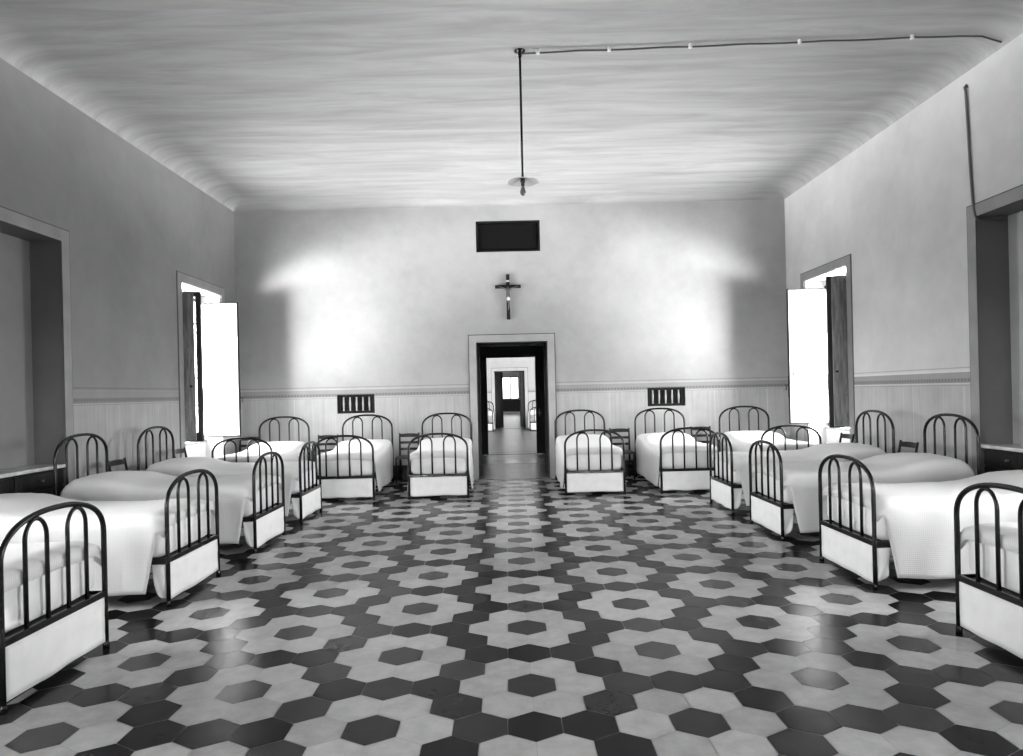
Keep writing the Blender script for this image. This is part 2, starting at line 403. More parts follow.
# ------------------------------------------------------------------ windows
def leaf(parent, hinge, ang, w, h, z, shut_w, shut_side, pale_full):
    """a tall glazed casement leaf with a panelled shutter hung on it; local x runs from hinge to free edge"""
    o_m = Matrix.Translation(Vector(hinge)) @ Matrix.Rotation(ang, 4, 'Z')
    mb = MB(); st = .07; th = .045
    for (a, b) in ((0, st), (w - st, w)): mb.bbox(a, b, -th / 2, th / 2, z, z + h, r=.005, seg=1, mtx=o_m)
    for (a, b) in ((z, z + .14), (z + h - .07, z + h)): mb.box(st, w - st, -th / 2, th / 2, a, b, mtx=o_m)
    for k in range(1, 5):
        zz = z + .14 + (h - .21) * k / 5
        mb.box(st, w - st, -.012, .012, zz - .012, zz + .012, mtx=o_m)
    c = mb.build('casement', 'sash', parent)
    mb = MB(); mb.box(st, w - st, -.003, .003, z + .14, z + h - .07, mtx=o_m); mb.build('glazing', 'glass', c)
    s = shut_side; mb = MB()
    y0, y1 = sorted((s * (th / 2 + .004), s * (th / 2 + .026)))
    mb.bbox(.004, shut_w, y0, y1, z + .02, z + h - .02, r=.004, seg=1, mtx=o_m)
    # raised mouldings of three panels
    yo = sorted((s * (th / 2 + .026), s * (th / 2 + .034)))
    for (p, q) in ((.05, .22), (.25, .62), (.65, .95)):
        a, b = z + h * p, z + h * q
        x0, x1 = .07, shut_w - .07
        for bx in ((x0, x1, a, a + .022), (x0, x1, b - .022, b), (x0, x0 + .022, a, b), (x1 - .022, x1, a, b)):
            mb.box(bx[0], bx[1], yo[0], yo[1], bx[2], bx[3], mtx=o_m)
    mb.build('shutter', 'pale_wood' if pale_full else 'shaded_wood', c)
    mb = MB(); kx = shut_w - .04
    mb.tube([o_m @ Vector((kx, s * .05, z + h * .37)), o_m @ Vector((kx, s * .085, z + h * .37))], [.012, .018], 10)
    mb.build('knob', 'dark_wood', c)
    mb = MB(); mb.bbox(w - .012, w + .006, -.018, .018, z + h * .20, z + h * .36, r=.004, seg=1, mtx=o_m)
    mb.tube([o_m @ Vector((w, 0, z + h * .29)), o_m @ Vector((w + .04, 0, z + h * .29)), o_m @ Vector((w + .045, 0, z + h * .25))], .008, 8)
    mb.build('latch', 'dark_wood', c)
    return c

def window(name, plane, sgn, u, near_shut, far_shut, label):
    """white masonry apron and fixed frame at the back of the recess, two leaves swung into the room"""
    d0, d1 = .30, T
    X = lambda d: plane + sgn * d
    mb = MB()
    a, b = u; oz0, oz1 = .83, 3.13; oa, ob = a + .035, b - .035
    def bx(d_0, d_1, y0, y1, z0, z1, mi): mb.box(*sorted((X(d_0), X(d_1))), y0, y1, z0, z1, mi)
    bx(d0, d1, a, b, 0, oz0 - .04, 0); bx(d0, d1, a, b, oz1, WZ, 0); bx(d0, d1, a, oa, oz0 - .04, oz1, 0); bx(d0, d1, ob, b, oz0 - .04, oz1, 0)
    # white-washed lining of the recess
    bx(.014, d0, b - .012, b - .002, 0.01, WZ - .01, 0); bx(.014, d0, a + .002, a + .012, 0.01, WZ - .01, 0); bx(.014, d0, a + .012, b - .012, WZ - .012, WZ - .002, 0)
    o = struct(mb.build(name, ['white_plaster'])); o['label'] = label
    mb = MB(); mb.bbox(*sorted((X(d0 - .03), X(d1))), a + .013, b - .013, oz0 - .04, oz0, r=.008); mb.build('window_sill', 'marble', o)
    mb = MB()
    for (y0, y1, z0, z1) in ((oa, oa + .04, oz0, oz1), (ob - .04, ob, oz0, oz1), (oa, ob, oz1 - .04, oz1)): mb.box(*sorted((X(d0 + .01), X(d0 + .07))), y0, y1, z0, z1)
    mb.build('window_frame', 'sash', o)
    inward = PI if sgn > 0 else 0.0
    w = (ob - oa) / 2 - .03; h = 2.2; z = .88
    s = -1 if sgn < 0 else 1                                            # side of the leaf that looks back down the room
    leaf(o, (X(d0 - .0), oa + .035, 0), inward + (.0 if sgn < 0 else .0) + near_shut, w - .075, h, z, w - .075 - (.088 if sgn < 0 else .055), s, False)
    leaf(o, (X(d0 - .0), ob - .035, 0), inward + far_shut, w, h, z, w - .006, s, True)
    return o
window('window_1', XL, -1, WL, .03, -.02, 'tall window in the left wall with its casements and shutters swung open')
window('window_2', XR, 1, WR, -.05, .02, 'tall window in the right wall with its casements and shutters swung open')
def side_window(name, plane, sgn, u, z0, z1):
    """plain closed casement window outside the frame of the photograph"""
    X = lambda d: plane + sgn * d; mb = MB(); a, b = u; m = (a + b) / 2
    for (y0, y1, c, e) in ((a, a + .07, z0, z1), (b - .07, b, z0, z1), (m - .05, m + .05, z0, z1), (a, b, z1 - .07, z1), (a, b, z0, z0 + .09)) + tuple((a, b, z0 + (z1 - z0) * k / 4 - .014, z0 + (z1 - z0) * k / 4 + .014) for k in (1, 2, 3)):
        mb.box(*sorted((X(.38), X(.42))), y0, y1, c, e)
    o = struct(mb.build(name, 'sash')); mb = MB(); mb.box(*sorted((X(.398), X(.402))), a + .03, b - .03, z0 + .03, z1 - .03); mb.build('glazing', 'glass', o)
    return o
side_window('window_3', XL, -1, WF, .3, 2.6); side_window('window_4', XR, 1, WF, .3, 2.6)

def end_window(name, u, z0, z1):
    mb = MB(); a, b = u; m = (a + b) / 2; y = YF - .4
    for (x0, x1, c, e) in ((a, a + .07, z0, z1), (b - .07, b, z0, z1), (m - .05, m + .05, z0, z1), (a, b, z1 - .07, z1), (a, b, z0, z0 + .09)) + tuple((a, b, z0 + (z1 - z0) * k / 4 - .014, z0 + (z1 - z0) * k / 4 + .014) for k in (1, 2, 3)):
        mb.box(x0, x1, y - .02, y + .02, c, e)
    o = struct(mb.build(name, 'sash')); mb = MB(); mb.box(a + .03, b - .03, y - .002, y + .002, z0 + .03, z1 - .03); mb.build('glazing', 'glass', o)
# unseen baffles added outside the two side windows to block ground light
for nm, x in (('light_baffle_left', XL - T - 1.6), ('light_baffle_right', XR + T + 1.4)):
    mb = MB(); mb.bbox(x, x + .2, -1.5, 6.0, -.1, .8, r=.01); mb.bbox(x - .05, x + .25, -1.5, 6.0, .8, .87, r=.01); struct(mb.build(nm, 'dim'))
end_window('window_6', FW[0][:2], *FW[0][2:]); end_window('window_7', FW[1][:2], *FW[1][2:])

# ------------------------------------------------------------------ niches: cupboard under a marble shelf
def cupboard(plane, sgn, u, lab1, lab2):
    X = lambda d: plane + sgn * d; a, b = u[0] + .01, u[1] - .01
    o = thing('niche_cupboard', lab1, 'cupboard', (X(.16), (a + b) / 2, 0))
    cx, cy = X(.16), (a + b) / 2
    def B(mb, d0, d1, y0, y1, z0, z1, r=.004):
        x0, x1 = sorted((X(d0) - cx, X(d1) - cx)); return mb.bbox(x0, x1, y0 - cy, y1 - cy, z0, z1, r=r, seg=1)
    mb = MB(); B(mb, .03, .32, a, b, .0, .81); mb.build('body', 'dark_wood', o)
    n = 2
    for k in range(n):
        y0, y1 = a + (b - a) * k / n + .01, a + (b - a) * (k + 1) / n - .01
        mb = MB(); B(mb, .012, .029, y0, y1, .08, .62)
        for bx in ((y0 + .06, y1 - .06, .14, .16), (y0 + .06, y1 - .06, .54, .56), (y0 + .06, y0 + .08, .16, .54), (y1 - .08, y1 - .06, .16, .54)): B(mb, .006, .012, *bx, r=.001)
        d = mb.build('door', 'dark_wood', o)
        mb = MB(); ky = y1 - .04 if k == 0 else y0 + .04
        mb.tube([(X(.012) - cx, ky - cy, .5), (X(-.02) - cx, ky - cy, .5)], [.008, .013], 10); mb.build('knob', 'brass', d)
        mb = MB(); B(mb, .012, .029, y0, y1, .64, .79); d = mb.build('drawer', 'dark_wood', o)
        mb = MB(); ky = (y0 + y1) / 2
        mb.tube([(X(.012) - cx, ky - cy, .715), (X(-.02) - cx, ky - cy, .715)], [.008, .013], 10); mb.build('knob', 'brass', d)
    mb = MB(); x0, x1 = sorted((X(-.012), X(.325))); mb.bbox(x0, x1, a, b, .812, .848, r=.006)
    tag(mb.build('marble_shelf', 'marble'), lab2, 'shelf')
cupboard(XL, -1, NL, 'dark built-in cupboard filling the foot of the left wall niche', 'pale marble slab covering the dark cupboard in the left wall niche')
cupboard(XR, 1, NR, 'dark built-in cupboard filling the foot of the right wall niche', 'pale marble slab covering the dark cupboard in the right wall niche')

# ------------------------------------------------------------------ beds
BW = .422                                       # half width between post centres
def arch(top, spring, hw, y, n=26):
    pts = [(-hw, y, 0), (-hw, y, spring * .5), (-hw, y, spring)]
    for i in range(1, n):
        t = -1 + 2 * i / n
        a = PI * (1 - i / n)
        c, s_ = math.cos(a), math.sin(a)
        x = hw * math.copysign(abs(c) ** (2 / 2.35), c); z = spring + (top - spring) * abs(s_) ** (2 / 2.35)
        pts.append((x, y, z))
    return pts + [(hw, y, spring), (hw, y, spring * .5), (hw, y, 0)]
def arch_z(top, spring, hw, x): return spring + (top - spring) * max(0, 1 - abs(x / hw) ** 2.35) ** (1 / 2.35)
def hoop(xa, xb, z0, top, y, n=14):
    r = (xb - xa) / 2; c = (xa + xb) / 2; pts = [(xa, y, z0), (xa, y, (z0 + top - r) / 2), (xa, y, top - r * 1.25)]
    for i in range(1, n):
        a = PI * (1 - i / n); pts.append((c + r * math.cos(a), y, top - r * 1.25 + r * 1.25 * math.sin(a)))
    return pts + [(xb, y, top - r * 1.25), (xb, y, (z0 + top - r) / 2), (xb, y, z0)]

def end_frame(root, name, y, top, spring, rail_z, foot):
    fb = MB(); fb.tube(arch(top, spring, BW, y), .0155, 12)
    for s in (-1, 1): fb.lathe([(0, 0), (.019, 0), (.019, .025), (.0155, .04)], (s * BW, y, 0), 12)
    f = fb.build(name, 'iron', root)
    w = 2 * BW
    for (p, q) in ((.205, .40), (.60, .795)):
        xa, xb = -BW + w * p, -BW + w * q
        tz = arch_z(top, spring, BW, max(abs(xa), abs(xb)) * .86) - .012
        hb = MB(); hb.tube(hoop(xa, xb, rail_z, tz, y), .0115, 10); hb.build('hoop', 'iron', f)
    rb = MB(); rb.bbox(-BW, BW, y - .012, y + .012, rail_z - .02, rail_z + .018, r=.004, seg=1)
    rb.build('cross_rail', 'iron', f)
    return f

def bump_noise(seed):
    r = random.Random(seed); ks = [(r.uniform(2, 7), r.uniform(2, 7), r.uniform(0, 6.28), r.uniform(.4, 1)) for _ in range(6)]
    return lambda x, y: sum(a * math.sin(kx * x + ky * y + p) for kx, ky, p, a in ks) / 6

def make_bed(name, label, loc, rz, seed, group, detail=True):
    rng = random.Random(seed); root = thing(name, label, 'bed', loc, rz, group)
    Lb = 1.92
    ff = end_frame(root, 'footboard', 0, .93, .71, .335, True)
    # white cloth panel laced under the foot rail, slightly uneven hem
    nx = 25; P = []
    nz = bump_noise(seed + 50)
    for k in range(9):
        t = k / 8; row = []
        for i in range(nx):
            x = -BW + .018 + (2 * BW - .036) * i / (nx - 1)
            z = .315 - t * (.27 + .012 * nz(x * 3, 1) * 1.0)
            row.append((x, .004 * nz(x * 4, z * 9) - .002, z))
        P.append(row)
    mb = MB(); mb.grid(P); pan = mb.build('foot_panel', 'panel', ff); pan['label'] = 'white cloth panel'
    so = pan.modifiers.new('thickness', 'SOLIDIFY'); so.thickness = .008; so.offset = 0
    mb = MB(); mb.tube([(-BW, 0, .043), (BW, 0, .043)], .006, 8); mb.build('lower_rod', 'iron', ff)
    hf = end_frame(root, 'headboard', Lb, 1.165, .93, .47, False)
    for s in (-1, 1):
        mb = MB(); mb.bbox(s * BW - .006, s * BW + .006, 0, Lb, .305, .35, r=.003, seg=1)
        mb.box(min(s * BW, s * (BW - .035)), max(s * BW, s * (BW - .035)), .02, Lb - .02, .303, .309); mb.build('side_rail', 'iron', root)
    mb = MB(); mb.box(-BW + .02, BW - .02, .03, Lb - .03, .315, .335); mb.build('spring_base', 'dark_wood', root)
    # mattress in a white sheet: softly rounded block
    ny, na = 24, 28; P = []
    hw, hz, zc = .405, .165, .495
    for j in range(ny + 1):
        t = j / ny; y = .035 + (Lb - .09) * t
        e = min(t, 1 - t) * (Lb - .09); sh = 1 - max(0, 1 - e / .06) ** 2.6 * .30
        row = []
        for i in range(na + 1):
            a = 2 * PI * i / na; c, s_ = math.cos(a), math.sin(a)
            x = (hw - (1 - sh) * .10) * math.copysign(abs(c) ** .30, c); z = zc + hz * (1 - (1 - sh) * .8) * math.copysign(abs(s_) ** .30, s_)
            row.append((x, y + .006 * nz(x * 5, z * 7), z))
        P.append(row)
    mb = MB(); mb.grid(P)
    for row in (P[0], P[-1]): 
        f = mb.bm.faces.new([mb.bm.verts.new(p) for p in row[:-1]]); f.smooth = True
    bmesh.ops.remove_doubles(mb.bm, verts=mb.bm.verts, dist=.0005)
    mat_o = mb.build('mattress', 'sheet', root); mat_o['label'] = 'mattress in a white sheet'
    # pillow bolster under the counterpane
    mb = MB(); P = []
    for j in range(13):
        t = j / 12; x = -.34 + .68 * t; r = max(.004, .062 * (1 - abs(2 * t - 1) ** 4) ** .5)
        P.append([(x, 1.60 + 2.6 * r * math.cos(2 * PI * i / 16), .672 + r * math.sin(2 * PI * i / 16)) for i in range(17)])
    mb.grid(P); mb.build('pillow', 'sheet', root)
    # counterpane
    y0, y1 = .06, 1.875; nyy = 54; half = []
    rc = .075; top_half = .425; zt0 = .662; hem = .095
    n_top, n_arc, n_side = 12, 6, 14
    ph = [rng.uniform(0, 6.28) for _ in range(8)]; kf = [rng.uniform(5, 9), rng.uniform(10, 15)]
    nn = bump_noise(seed)
    def top_z(x, y):
        hump = 0.080 * (1 / (1 + math.exp(-(y - 1.28) / .075))) * (1 - .10 * abs(x / .42) ** 2)
        sag = .012 * math.sin(PI * min(1, max(0, (y - .1) / 1.3)))
        tail = -.09 * max(0, (y - 1.74) / .135) ** 2
        edge = -.010 * max(0, (.16 - y) / .1) ** 2
        return zt0 + hump + tail + edge - sag + .016 * (1 - (x / .42) ** 2) + .0055 * nn(x * 3.2, y * 2.6) + (.006 + .010 * max(0, y - 1.3)) * nn(x * 9 + 3, y * 8) + (.002 + .009 * max(0, y - 1.55)) * nn(x * 21 + 1, y * 17)
    P, UV = [], []
    for j in range(nyy + 1):
        t = j / nyy; row = []; uvr = []
        cols = []
        for i in range(-(n_top + n_arc + n_side), n_top + n_arc + n_side + 1):
            s = 1 if i >= 0 else -1; k = abs(i)
            yy = y0 + (y1 - y0) * t
            if k <= n_top:
                x = s * (top_half - rc) * k / n_top; z = top_z(x, yy); arc = abs(x); y = yy
            elif k <= n_top + n_arc:
                a = (k - n_top) / n_arc * PI / 2; xe = top_half - rc; zb = top_z(s * top_half, yy)
                x = s * (xe + rc * math.sin(a)); z = zb - rc * (1 - math.cos(a)); arc = xe + rc * a; y = yy
                z += (top_z(s * xe, yy) - zb) * (1 - (k - n_top) / n_arc)
            else:
                q = (k - n_top - n_arc) / n_side; zs = top_z(s * top_half, yy) - rc
                hm = hem + .012 * math.sin(3.1 * yy + ph[0] + s) + .05 * max(0, (yy - 1.5) / .4) ** 2
                z = zs + (hm - zs) * q
                fold = (math.sin(kf[0] * yy + ph[1] + 2 * s) * .6 + math.sin(kf[1] * yy + ph[2] + s) * .4)
                # the two ends hang a little open
                x = s * (top_half + (.008 * q + .030 * q * q) * (1 - .8 * t ** 3) + (1 - .75 * t ** 3) * .018 * q ** 1.3 * fold + .004 * math.sin(21 * yy + ph[3] + 4 * q))
                slant = .085 * q ** .8
                y = yy + slant * (1 - t) ** 6 - .05 * q * t ** 6
                arc = top_half - rc + rc * PI / 2 + (zs - z)
            if k <= n_top + n_arc and j < 2:                            # front edge turned down over the end of the mattress
                y = .020 if j == 0 else .024; z -= (.085, .022)[j]
            row.append((x, y, z)); uvr.append((s * arc, y))
        P.append(row); UV.append(uvr)
    mb = MB(); mb.grid(P, UV); sp = mb.build('counterpane', 'spread', root)
    so = sp.modifiers.new('thickness', 'SOLIDIFY'); so.thickness = .006; so.offset = 1
    # turned-under sheet showing behind each foot post
    for s in (-1, 1):
        P = []
        for k in range(9):
            t = k / 8; row = []
            for i in range(9):
                q = i / 8
                row.append((s * (BW - .002 + .010 * math.sin(5 * q + 6 * t + seed) * t + .012 * q * t), .018 + (.10 - .03 * t) * q, .308 - .25 * t * (1 - .2 * q * q)))
            P.append(row)
        mb = MB(); mb.grid(P); c = mb.build('sheet_corner', 'sheet', root)
        so = c.modifiers.new('thickness', 'SOLIDIFY'); so.thickness = .004; so.offset = 0
    return root

BEDS = [
    ('L', -2.48, 3.70, PI / 2, 'white bed lowest in the left row, its footboard cut by the photo edge'),
    ('L', -2.50, 5.345, PI / 2, 'second white bed from the camera along the left wall'),
    ('L', -2.48, 6.98, PI / 2, 'third white bed from the camera along the left wall, headboard at the niche corner'),
    ('L', -2.49, 8.47, PI / 2, 'fourth white bed from the camera along the left wall, beside its open window'),
    ('R', 2.67, 3.63, -PI / 2, 'white bed lowest in the right row, partly beyond the photo edge'),
    ('R', 2.65, 5.36, -PI / 2, 'second white bed from the camera along the right wall'),
    ('R', 2.64, 7.00, -PI / 2, 'third white bed from the camera along the right wall, headboard at the niche corner'),
    ('R', 2.63, 8.43, -PI / 2, 'fourth white bed from the camera along the right wall, beside its open window'),
    ('B', -3.835, 9.72, .012, 'white bed in the far left corner, head against the end wall'),
    ('B', -2.375, 9.70, .025, 'white bed with its headboard under the left wall grille'),
    ('B', -1.02, 9.70, .02, 'white bed standing just left of the doorway'),
    ('B', 1.225, 9.72, 0, 'white bed standing just right of the doorway'),
    ('B', 2.595, 9.70, 0, 'white bed with its headboard under the right wall grille'),
    ('B', 4.05, 9.72, 0, 'white bed in the far right corner, head against the end wall'),
]
GRP = {'L': 'beds along the left wall', 'R': 'beds along the right wall', 'B': 'beds along the end wall'}
for i, (g, x, y, rz, lab) in enumerate(BEDS): make_bed('iron_bed', lab, (x, y, 0), rz, 11 + i, GRP[g])
for i, (x, y, rz, lab) in enumerate(((-1.02, 25.95, 0, 'small distant bed seen through the doorway, left of the farther door'), (1.25, 25.95, 0, 'small distant bed seen through the doorway, right of the farther door'),
                                     (-1.06, 19.4, PI, 'white bed corner just showing behind the left jamb of the doorway'))):
    make_bed('iron_bed', lab, (x, y, 0), rz, 41 + i, 'beds in the room beyond')

# ------------------------------------------------------------------ chairs
def make_chair(label, loc, rz):
    r = thing('rush_chair', label, 'chair', loc, rz, 'chairs between the beds')
    hw, fd, bd = .168, -.19, .17
    for s in (-1, 1):
        mb = MB(); mb.tube([(s * hw, fd, 0), (s * hw, fd, .2), (s * hw, fd, .455)], [.013, .017, .016], 10); mb.build('leg', 'chair_wood', r)
        mb = MB(); mb.tube([(s * (hw - .015), bd + .03, 0), (s * (hw - .012), bd, .25), (s * (hw - .012), bd, .45), (s * (hw - .008), bd + .025, .66), (s * (hw - .004), bd + .06, .84)], [.014, .017, .018, .016, .013], 10); mb.build('leg', 'chair_wood', r)
    for z, h in ((.795, .055), (.675, .04), (.565, .04)):
        P = []; P2 = []
        yb = bd + (.052 if z > .75 else .028 if z > .6 else .012)
        for k in range(11):
            t = k / 10; x = -hw + .01 + (2 * hw - .02) * t; yc = yb + .022 * (1 - (2 * t - 1) ** 2)
            ztop = z + h / 2 + (.010 * (1 - (2 * t - 1) ** 2) if z > .75 else .004)
            P.append([(x, yc - .007, z - h / 2), (x, yc - .007, ztop), (x, yc + .007, ztop), (x, yc + .007, z - h / 2), (x, yc - .007, z - h / 2)])
        mb = MB(); mb.grid(P, smooth=False); mb.bm.faces.new([mb.bm.verts.new(p) for p in P[0][:-1]]); mb.bm.faces.new([mb.bm.verts.new(p) for p in P[-1][:-1]])
        mb.build('slat', 'chair_wood', r)
    mb = MB(); mb.bbox(-hw - .012, hw + .012, fd - .015, bd + .005, .425, .462, r=.014, seg=3); mb.build('seat', 'rush', r)
    for (a, b) in (((-hw, fd, .17), (hw, fd, .17)), ((-hw, fd, .30), (hw, fd, .30)), ((-hw + .012, bd, .22), (hw - .012, bd, .22)), ((-hw, fd, .23), (-hw + .012, bd + .004, .23)), ((hw, fd, .23), (hw - .012, bd + .004, .23))):
        mb = MB(); mb.tube([a, b], .009, 8); mb.build('stretcher', 'chair_wood', r)
    return r
for (x, y, rz, lab) in ((-4.26, 7.735, PI / 2, 'dark ladder-back chair against the left wall, between the third and fourth beds'),
                        (-4.28, 9.24, PI / 2, 'dark chair against the left wall just before its window'),
                        (-4.505, 11.55, 0, 'dark chair in the far left corner behind the open shutter'),
                        (-3.13, 11.50, 0, 'dark chair left of the bed under the left wall grille'),
                        (-1.72, 11.48, 0, 'dark ladder-back chair left of the bed by the doorway'),
                        (1.92, 11.50, 0, 'dark chair between the two beds right of the doorway'),
                        (3.33, 11.52, 0, 'dark chair right of the bed under the right wall grille'),
                        (4.335, 7.72, -PI / 2, 'dark ladder-back chair against the right wall, between the third and fourth beds'),
                        (4.37, 9.19, -PI / 2, 'dark chair against the right wall just before its window')):
    make_chair(lab, (x, y, 0), rz)

# ------------------------------------------------------------------ things on the end wall
def grille(v, lab):
    x0, x1, z0, z1 = v; cx = (x0 + x1) / 2
    o = thing('wall_grille', lab, 'grille', (cx, YB + .06, z0), 0, 'grilles low on the end wall')
    w, h = x1 - x0, z1 - z0; e = .045
    mb = MB()
    for b in ((-w / 2, w / 2, 0, e), (-w / 2, w / 2, h - e, h), (-w / 2, -w / 2 + e, e, h - e), (w / 2 - e, w / 2, e, h - e)): mb.bbox(b[0], b[1], -.02, .02, b[2], b[3], r=.004, seg=1)
    mb.build('frame', 'dark_wood', o)
    mb = MB(); mb.box(-w / 2 + e, w / 2 - e, .03, .04, e, h - e); mb.build('backing', 'recess_black', o)
    for k in range(5):
        x = -w / 2 + e + (w - 2 * e) * (k + .5) / 5
        mb = MB(); mb.lathe([(0, e), (.014, e), (.012, e + .03), (.018, h / 2), (.012, h - e - .03), (.014, h - e), (0, h - e)], (x, -.004, 0), 10); mb.build('spindle', 'spindle', o)
grille(VL, 'dark slotted grille above the bed left of the doorway')
grille(VR, 'dark slotted grille above the bed right of the doorway')

o = thing('wall_hatch', 'black rectangular hatch high above the crucifix', 'hatch', ((HT[0] + HT[1]) / 2, YB + .03, HT[2]))
w, h = HT[1] - HT[0] - .01, HT[3] - HT[2] - .005
mb = MB()
for b in ((-w / 2, w / 2, 0, .03), (-w / 2, w / 2, h - .02, h), (-w / 2, -w / 2 + .03, .03, h - .02), (w / 2 - .03, w / 2, .03, h - .02)): mb.bbox(b[0], b[1], -.02, .03, b[2], b[3], r=.003, seg=1)
mb.build('frame', 'dark_wood', o)
mb = MB(); rot = Matrix.Translation((0, .01, .02)) @ Matrix.Rotation(-.018, 4, 'Y')
mb.bbox(-w / 2 + .035, w / 2 - .035, -.01, .01, .02, h - .055, r=.003, seg=1, mtx=rot); mb.build('board', 'black', o)

o = thing('wall_mounted_crucifix', 'dark wooden crucifix with a pale figure hung over the doorway', 'crucifix', (.045, YB - .02, 2.775))
mb = MB(); mb.bbox(-.03, .03, -.014, .014, 0, .79, r=.004, seg=1); mb.bbox(-.225, .225, -.0145, .0135, .545, .603, r=.004, seg=1); mb.build('cross', 'dark_wood', o)
mb = MB(); mb.bbox(-.028, .028, -.024, -.014, .655, .685, r=.003, seg=1); mb.build('title_plate', 'pale_metal', o)
# the small figure: one continuous skinned body
bm = bmesh.new()
J = [((0, -.032, .36), .020), ((0, -.034, .42), .018), ((.004, -.034, .48), .024), ((.004, -.034, .525), .012), ((-.006, -.042, .555), .016), ((-.008, -.042, .57), .012),
     ((-.06, -.028, .545), .009), ((-.12, -.022, .562), .007), ((-.17, -.022, .578), .006), ((.065, -.028, .545), .009), ((.125, -.022, .562), .007), ((.175, -.022, .578), .006),
     ((-.012, -.034, .33), .013), ((.012, -.036, .33), .013), ((.004, -.048, .27), .011), ((.018, -.048, .265), .011), ((-.004, -.028, .19), .008), ((.006, -.032, .185), .008), ((-.002, -.034, .155), .006)]
Ed = [(0, 1), (1, 2), (2, 3), (3, 4), (4, 5), (2, 6), (6, 7), (7, 8), (2, 9), (9, 10), (10, 11), (0, 12), (0, 13), (12, 14), (13, 15), (14, 16), (15, 17), (16, 18)]
vs = [bm.verts.new(p) for p, _ in J]
for a, b in Ed: bm.edges.new((vs[a], vs[b]))
me = bpy.data.meshes.new('corpus'); bm.to_mesh(me); bm.free()
co = bpy.data.objects.new('corpus', me); COL.objects.link(co); co.parent = o; me.materials.append(M['bronze'])
sk = co.modifiers.new('skin', 'SKIN'); 
for v, (_, r) in zip(me.skin_vertices[0].data, J): v.radius = (r, r)
me.skin_vertices[0].data[0].use_root = True
sb = co.modifiers.new('smooth', 'SUBSURF'); sb.levels = 1; sb.render_levels = 1
mb = MB(); mb.lathe([(.016, .325), (.027, .335), (.028, .375), (.019, .388)], (0, -.034, 0), 12); mb.build('loincloth', 'porcelain', co)

# ------------------------------------------------------------------ pendant lamp and wiring
LX, LY = .198, 6.78
o = thing('pendant_lamp', 'pendant lamp with a shallow pale shade and bare bulb on a long rod', 'lamp', (LX, LY, 3.45))
zc = ZC - 3.45
mb = MB(); mb.tube([(0, 0, .17), (0, 0, zc - .01)], .0125, 10); mb.build('rod', 'iron', o)
mb = MB(); mb.lathe([(0, zc), (.055, zc), (.055, zc - .012), (.03, zc - .03), (.02, zc - .06), (0, zc - .06)], (0, 0, 0), 18); mb.build('ceiling_rose', 'iron', o)
mb = MB(); mb.lathe([(.02, .197), (.03, .193), (.09, .178), (.155, .156), (.160, .150), (.153, .150), (.088, .172), (.03, .186), (.02, .189)], (0, 0, 0), 32); mb.build('lamp_shade', 'opal', o)
mb = MB(); mb.lathe([(0, .19), (.024, .19), (.024, .15), (.018, .145), (.018, .115), (0, .115)], (0, 0, 0), 14); mb.build('lamp_holder', 'dark_wood', o)
mb = MB(); mb.lathe([(0, .118), (.012, .116), (.015, .10), (.027, .07), (.030, .05), (.024, .03), (.010, .018), (0, .015)], (0, 0, 0), 16); mb.build('bulb', 'bulb', o)

def cableY(x): return LY + (6.62 - LY) * (x - LX) / (XR - LX)
pts = [(LX + .03, LY, ZC - .03)] + [(x, cableY(x), ZC - .022 - .008 * abs(math.sin(x * 3.9))) for x in [LX + .12 + k * .12 for k in range(37)]]
pts = [p for p in pts if p[0] < XR - .3]
pts.append((XR - .03, cableY(XR) - .02, ZC - .115))
pts.insert(-1, (XR - .2, cableY(XR - .2), ZC - .04))
mb = MB(); mb.tube(pts, .0085, 8); tag(mb.build('ceiling_cable', 'cable'), 'dark electric cable strung across the ceiling from the lamp rod', 'cable')
for k, px in enumerate((538, 610, 691, 799, 909)):
    x = (px - 507.76 + 7.8) * 6.7 / FX
    mb = MB(); z = cz(x, 6.6); mb.lathe([(0, 0), (.018, 0), (.022, -.012), (.012, -.020), (.022, -.028), (.018, -.042), (0, -.044)], (x, cableY(x), z), 12)
    tag(mb.build('cable_insulator', 'porcelain'), ('white cable insulator closest to the lamp rod', 'white cable insulator, second from the lamp rod', 'white cable insulator in the middle of the ceiling cable, third from the rod', 'white cable insulator, fourth from the lamp rod', 'white cable insulator, fifth from the lamp rod')[k], 'insulator', 'insulators along the ceiling cable')
cy = 7.03
mb = MB(); x = XR - .018
mb.tube([(XR + .02, 7.14, 4.60), (x, 7.14, 4.63), (x - .012, 7.14, 4.61), (x - .004, 7.135, 4.56), (x, 7.12, 4.2), (x, 7.10, 3.8), (x, 7.075, 3.42), (x, 7.06, 3.30), (x, 7.04, 3.23), (x + .01, cy, 3.19), (x + .06, cy - .01, 3.175), (XR + .26, cy - .01, 3.17)], .013, 10)
tag(mb.build('wall_conduit', 'conduit'), 'thin grey conduit running down to the top of the right wall niche', 'pipe')

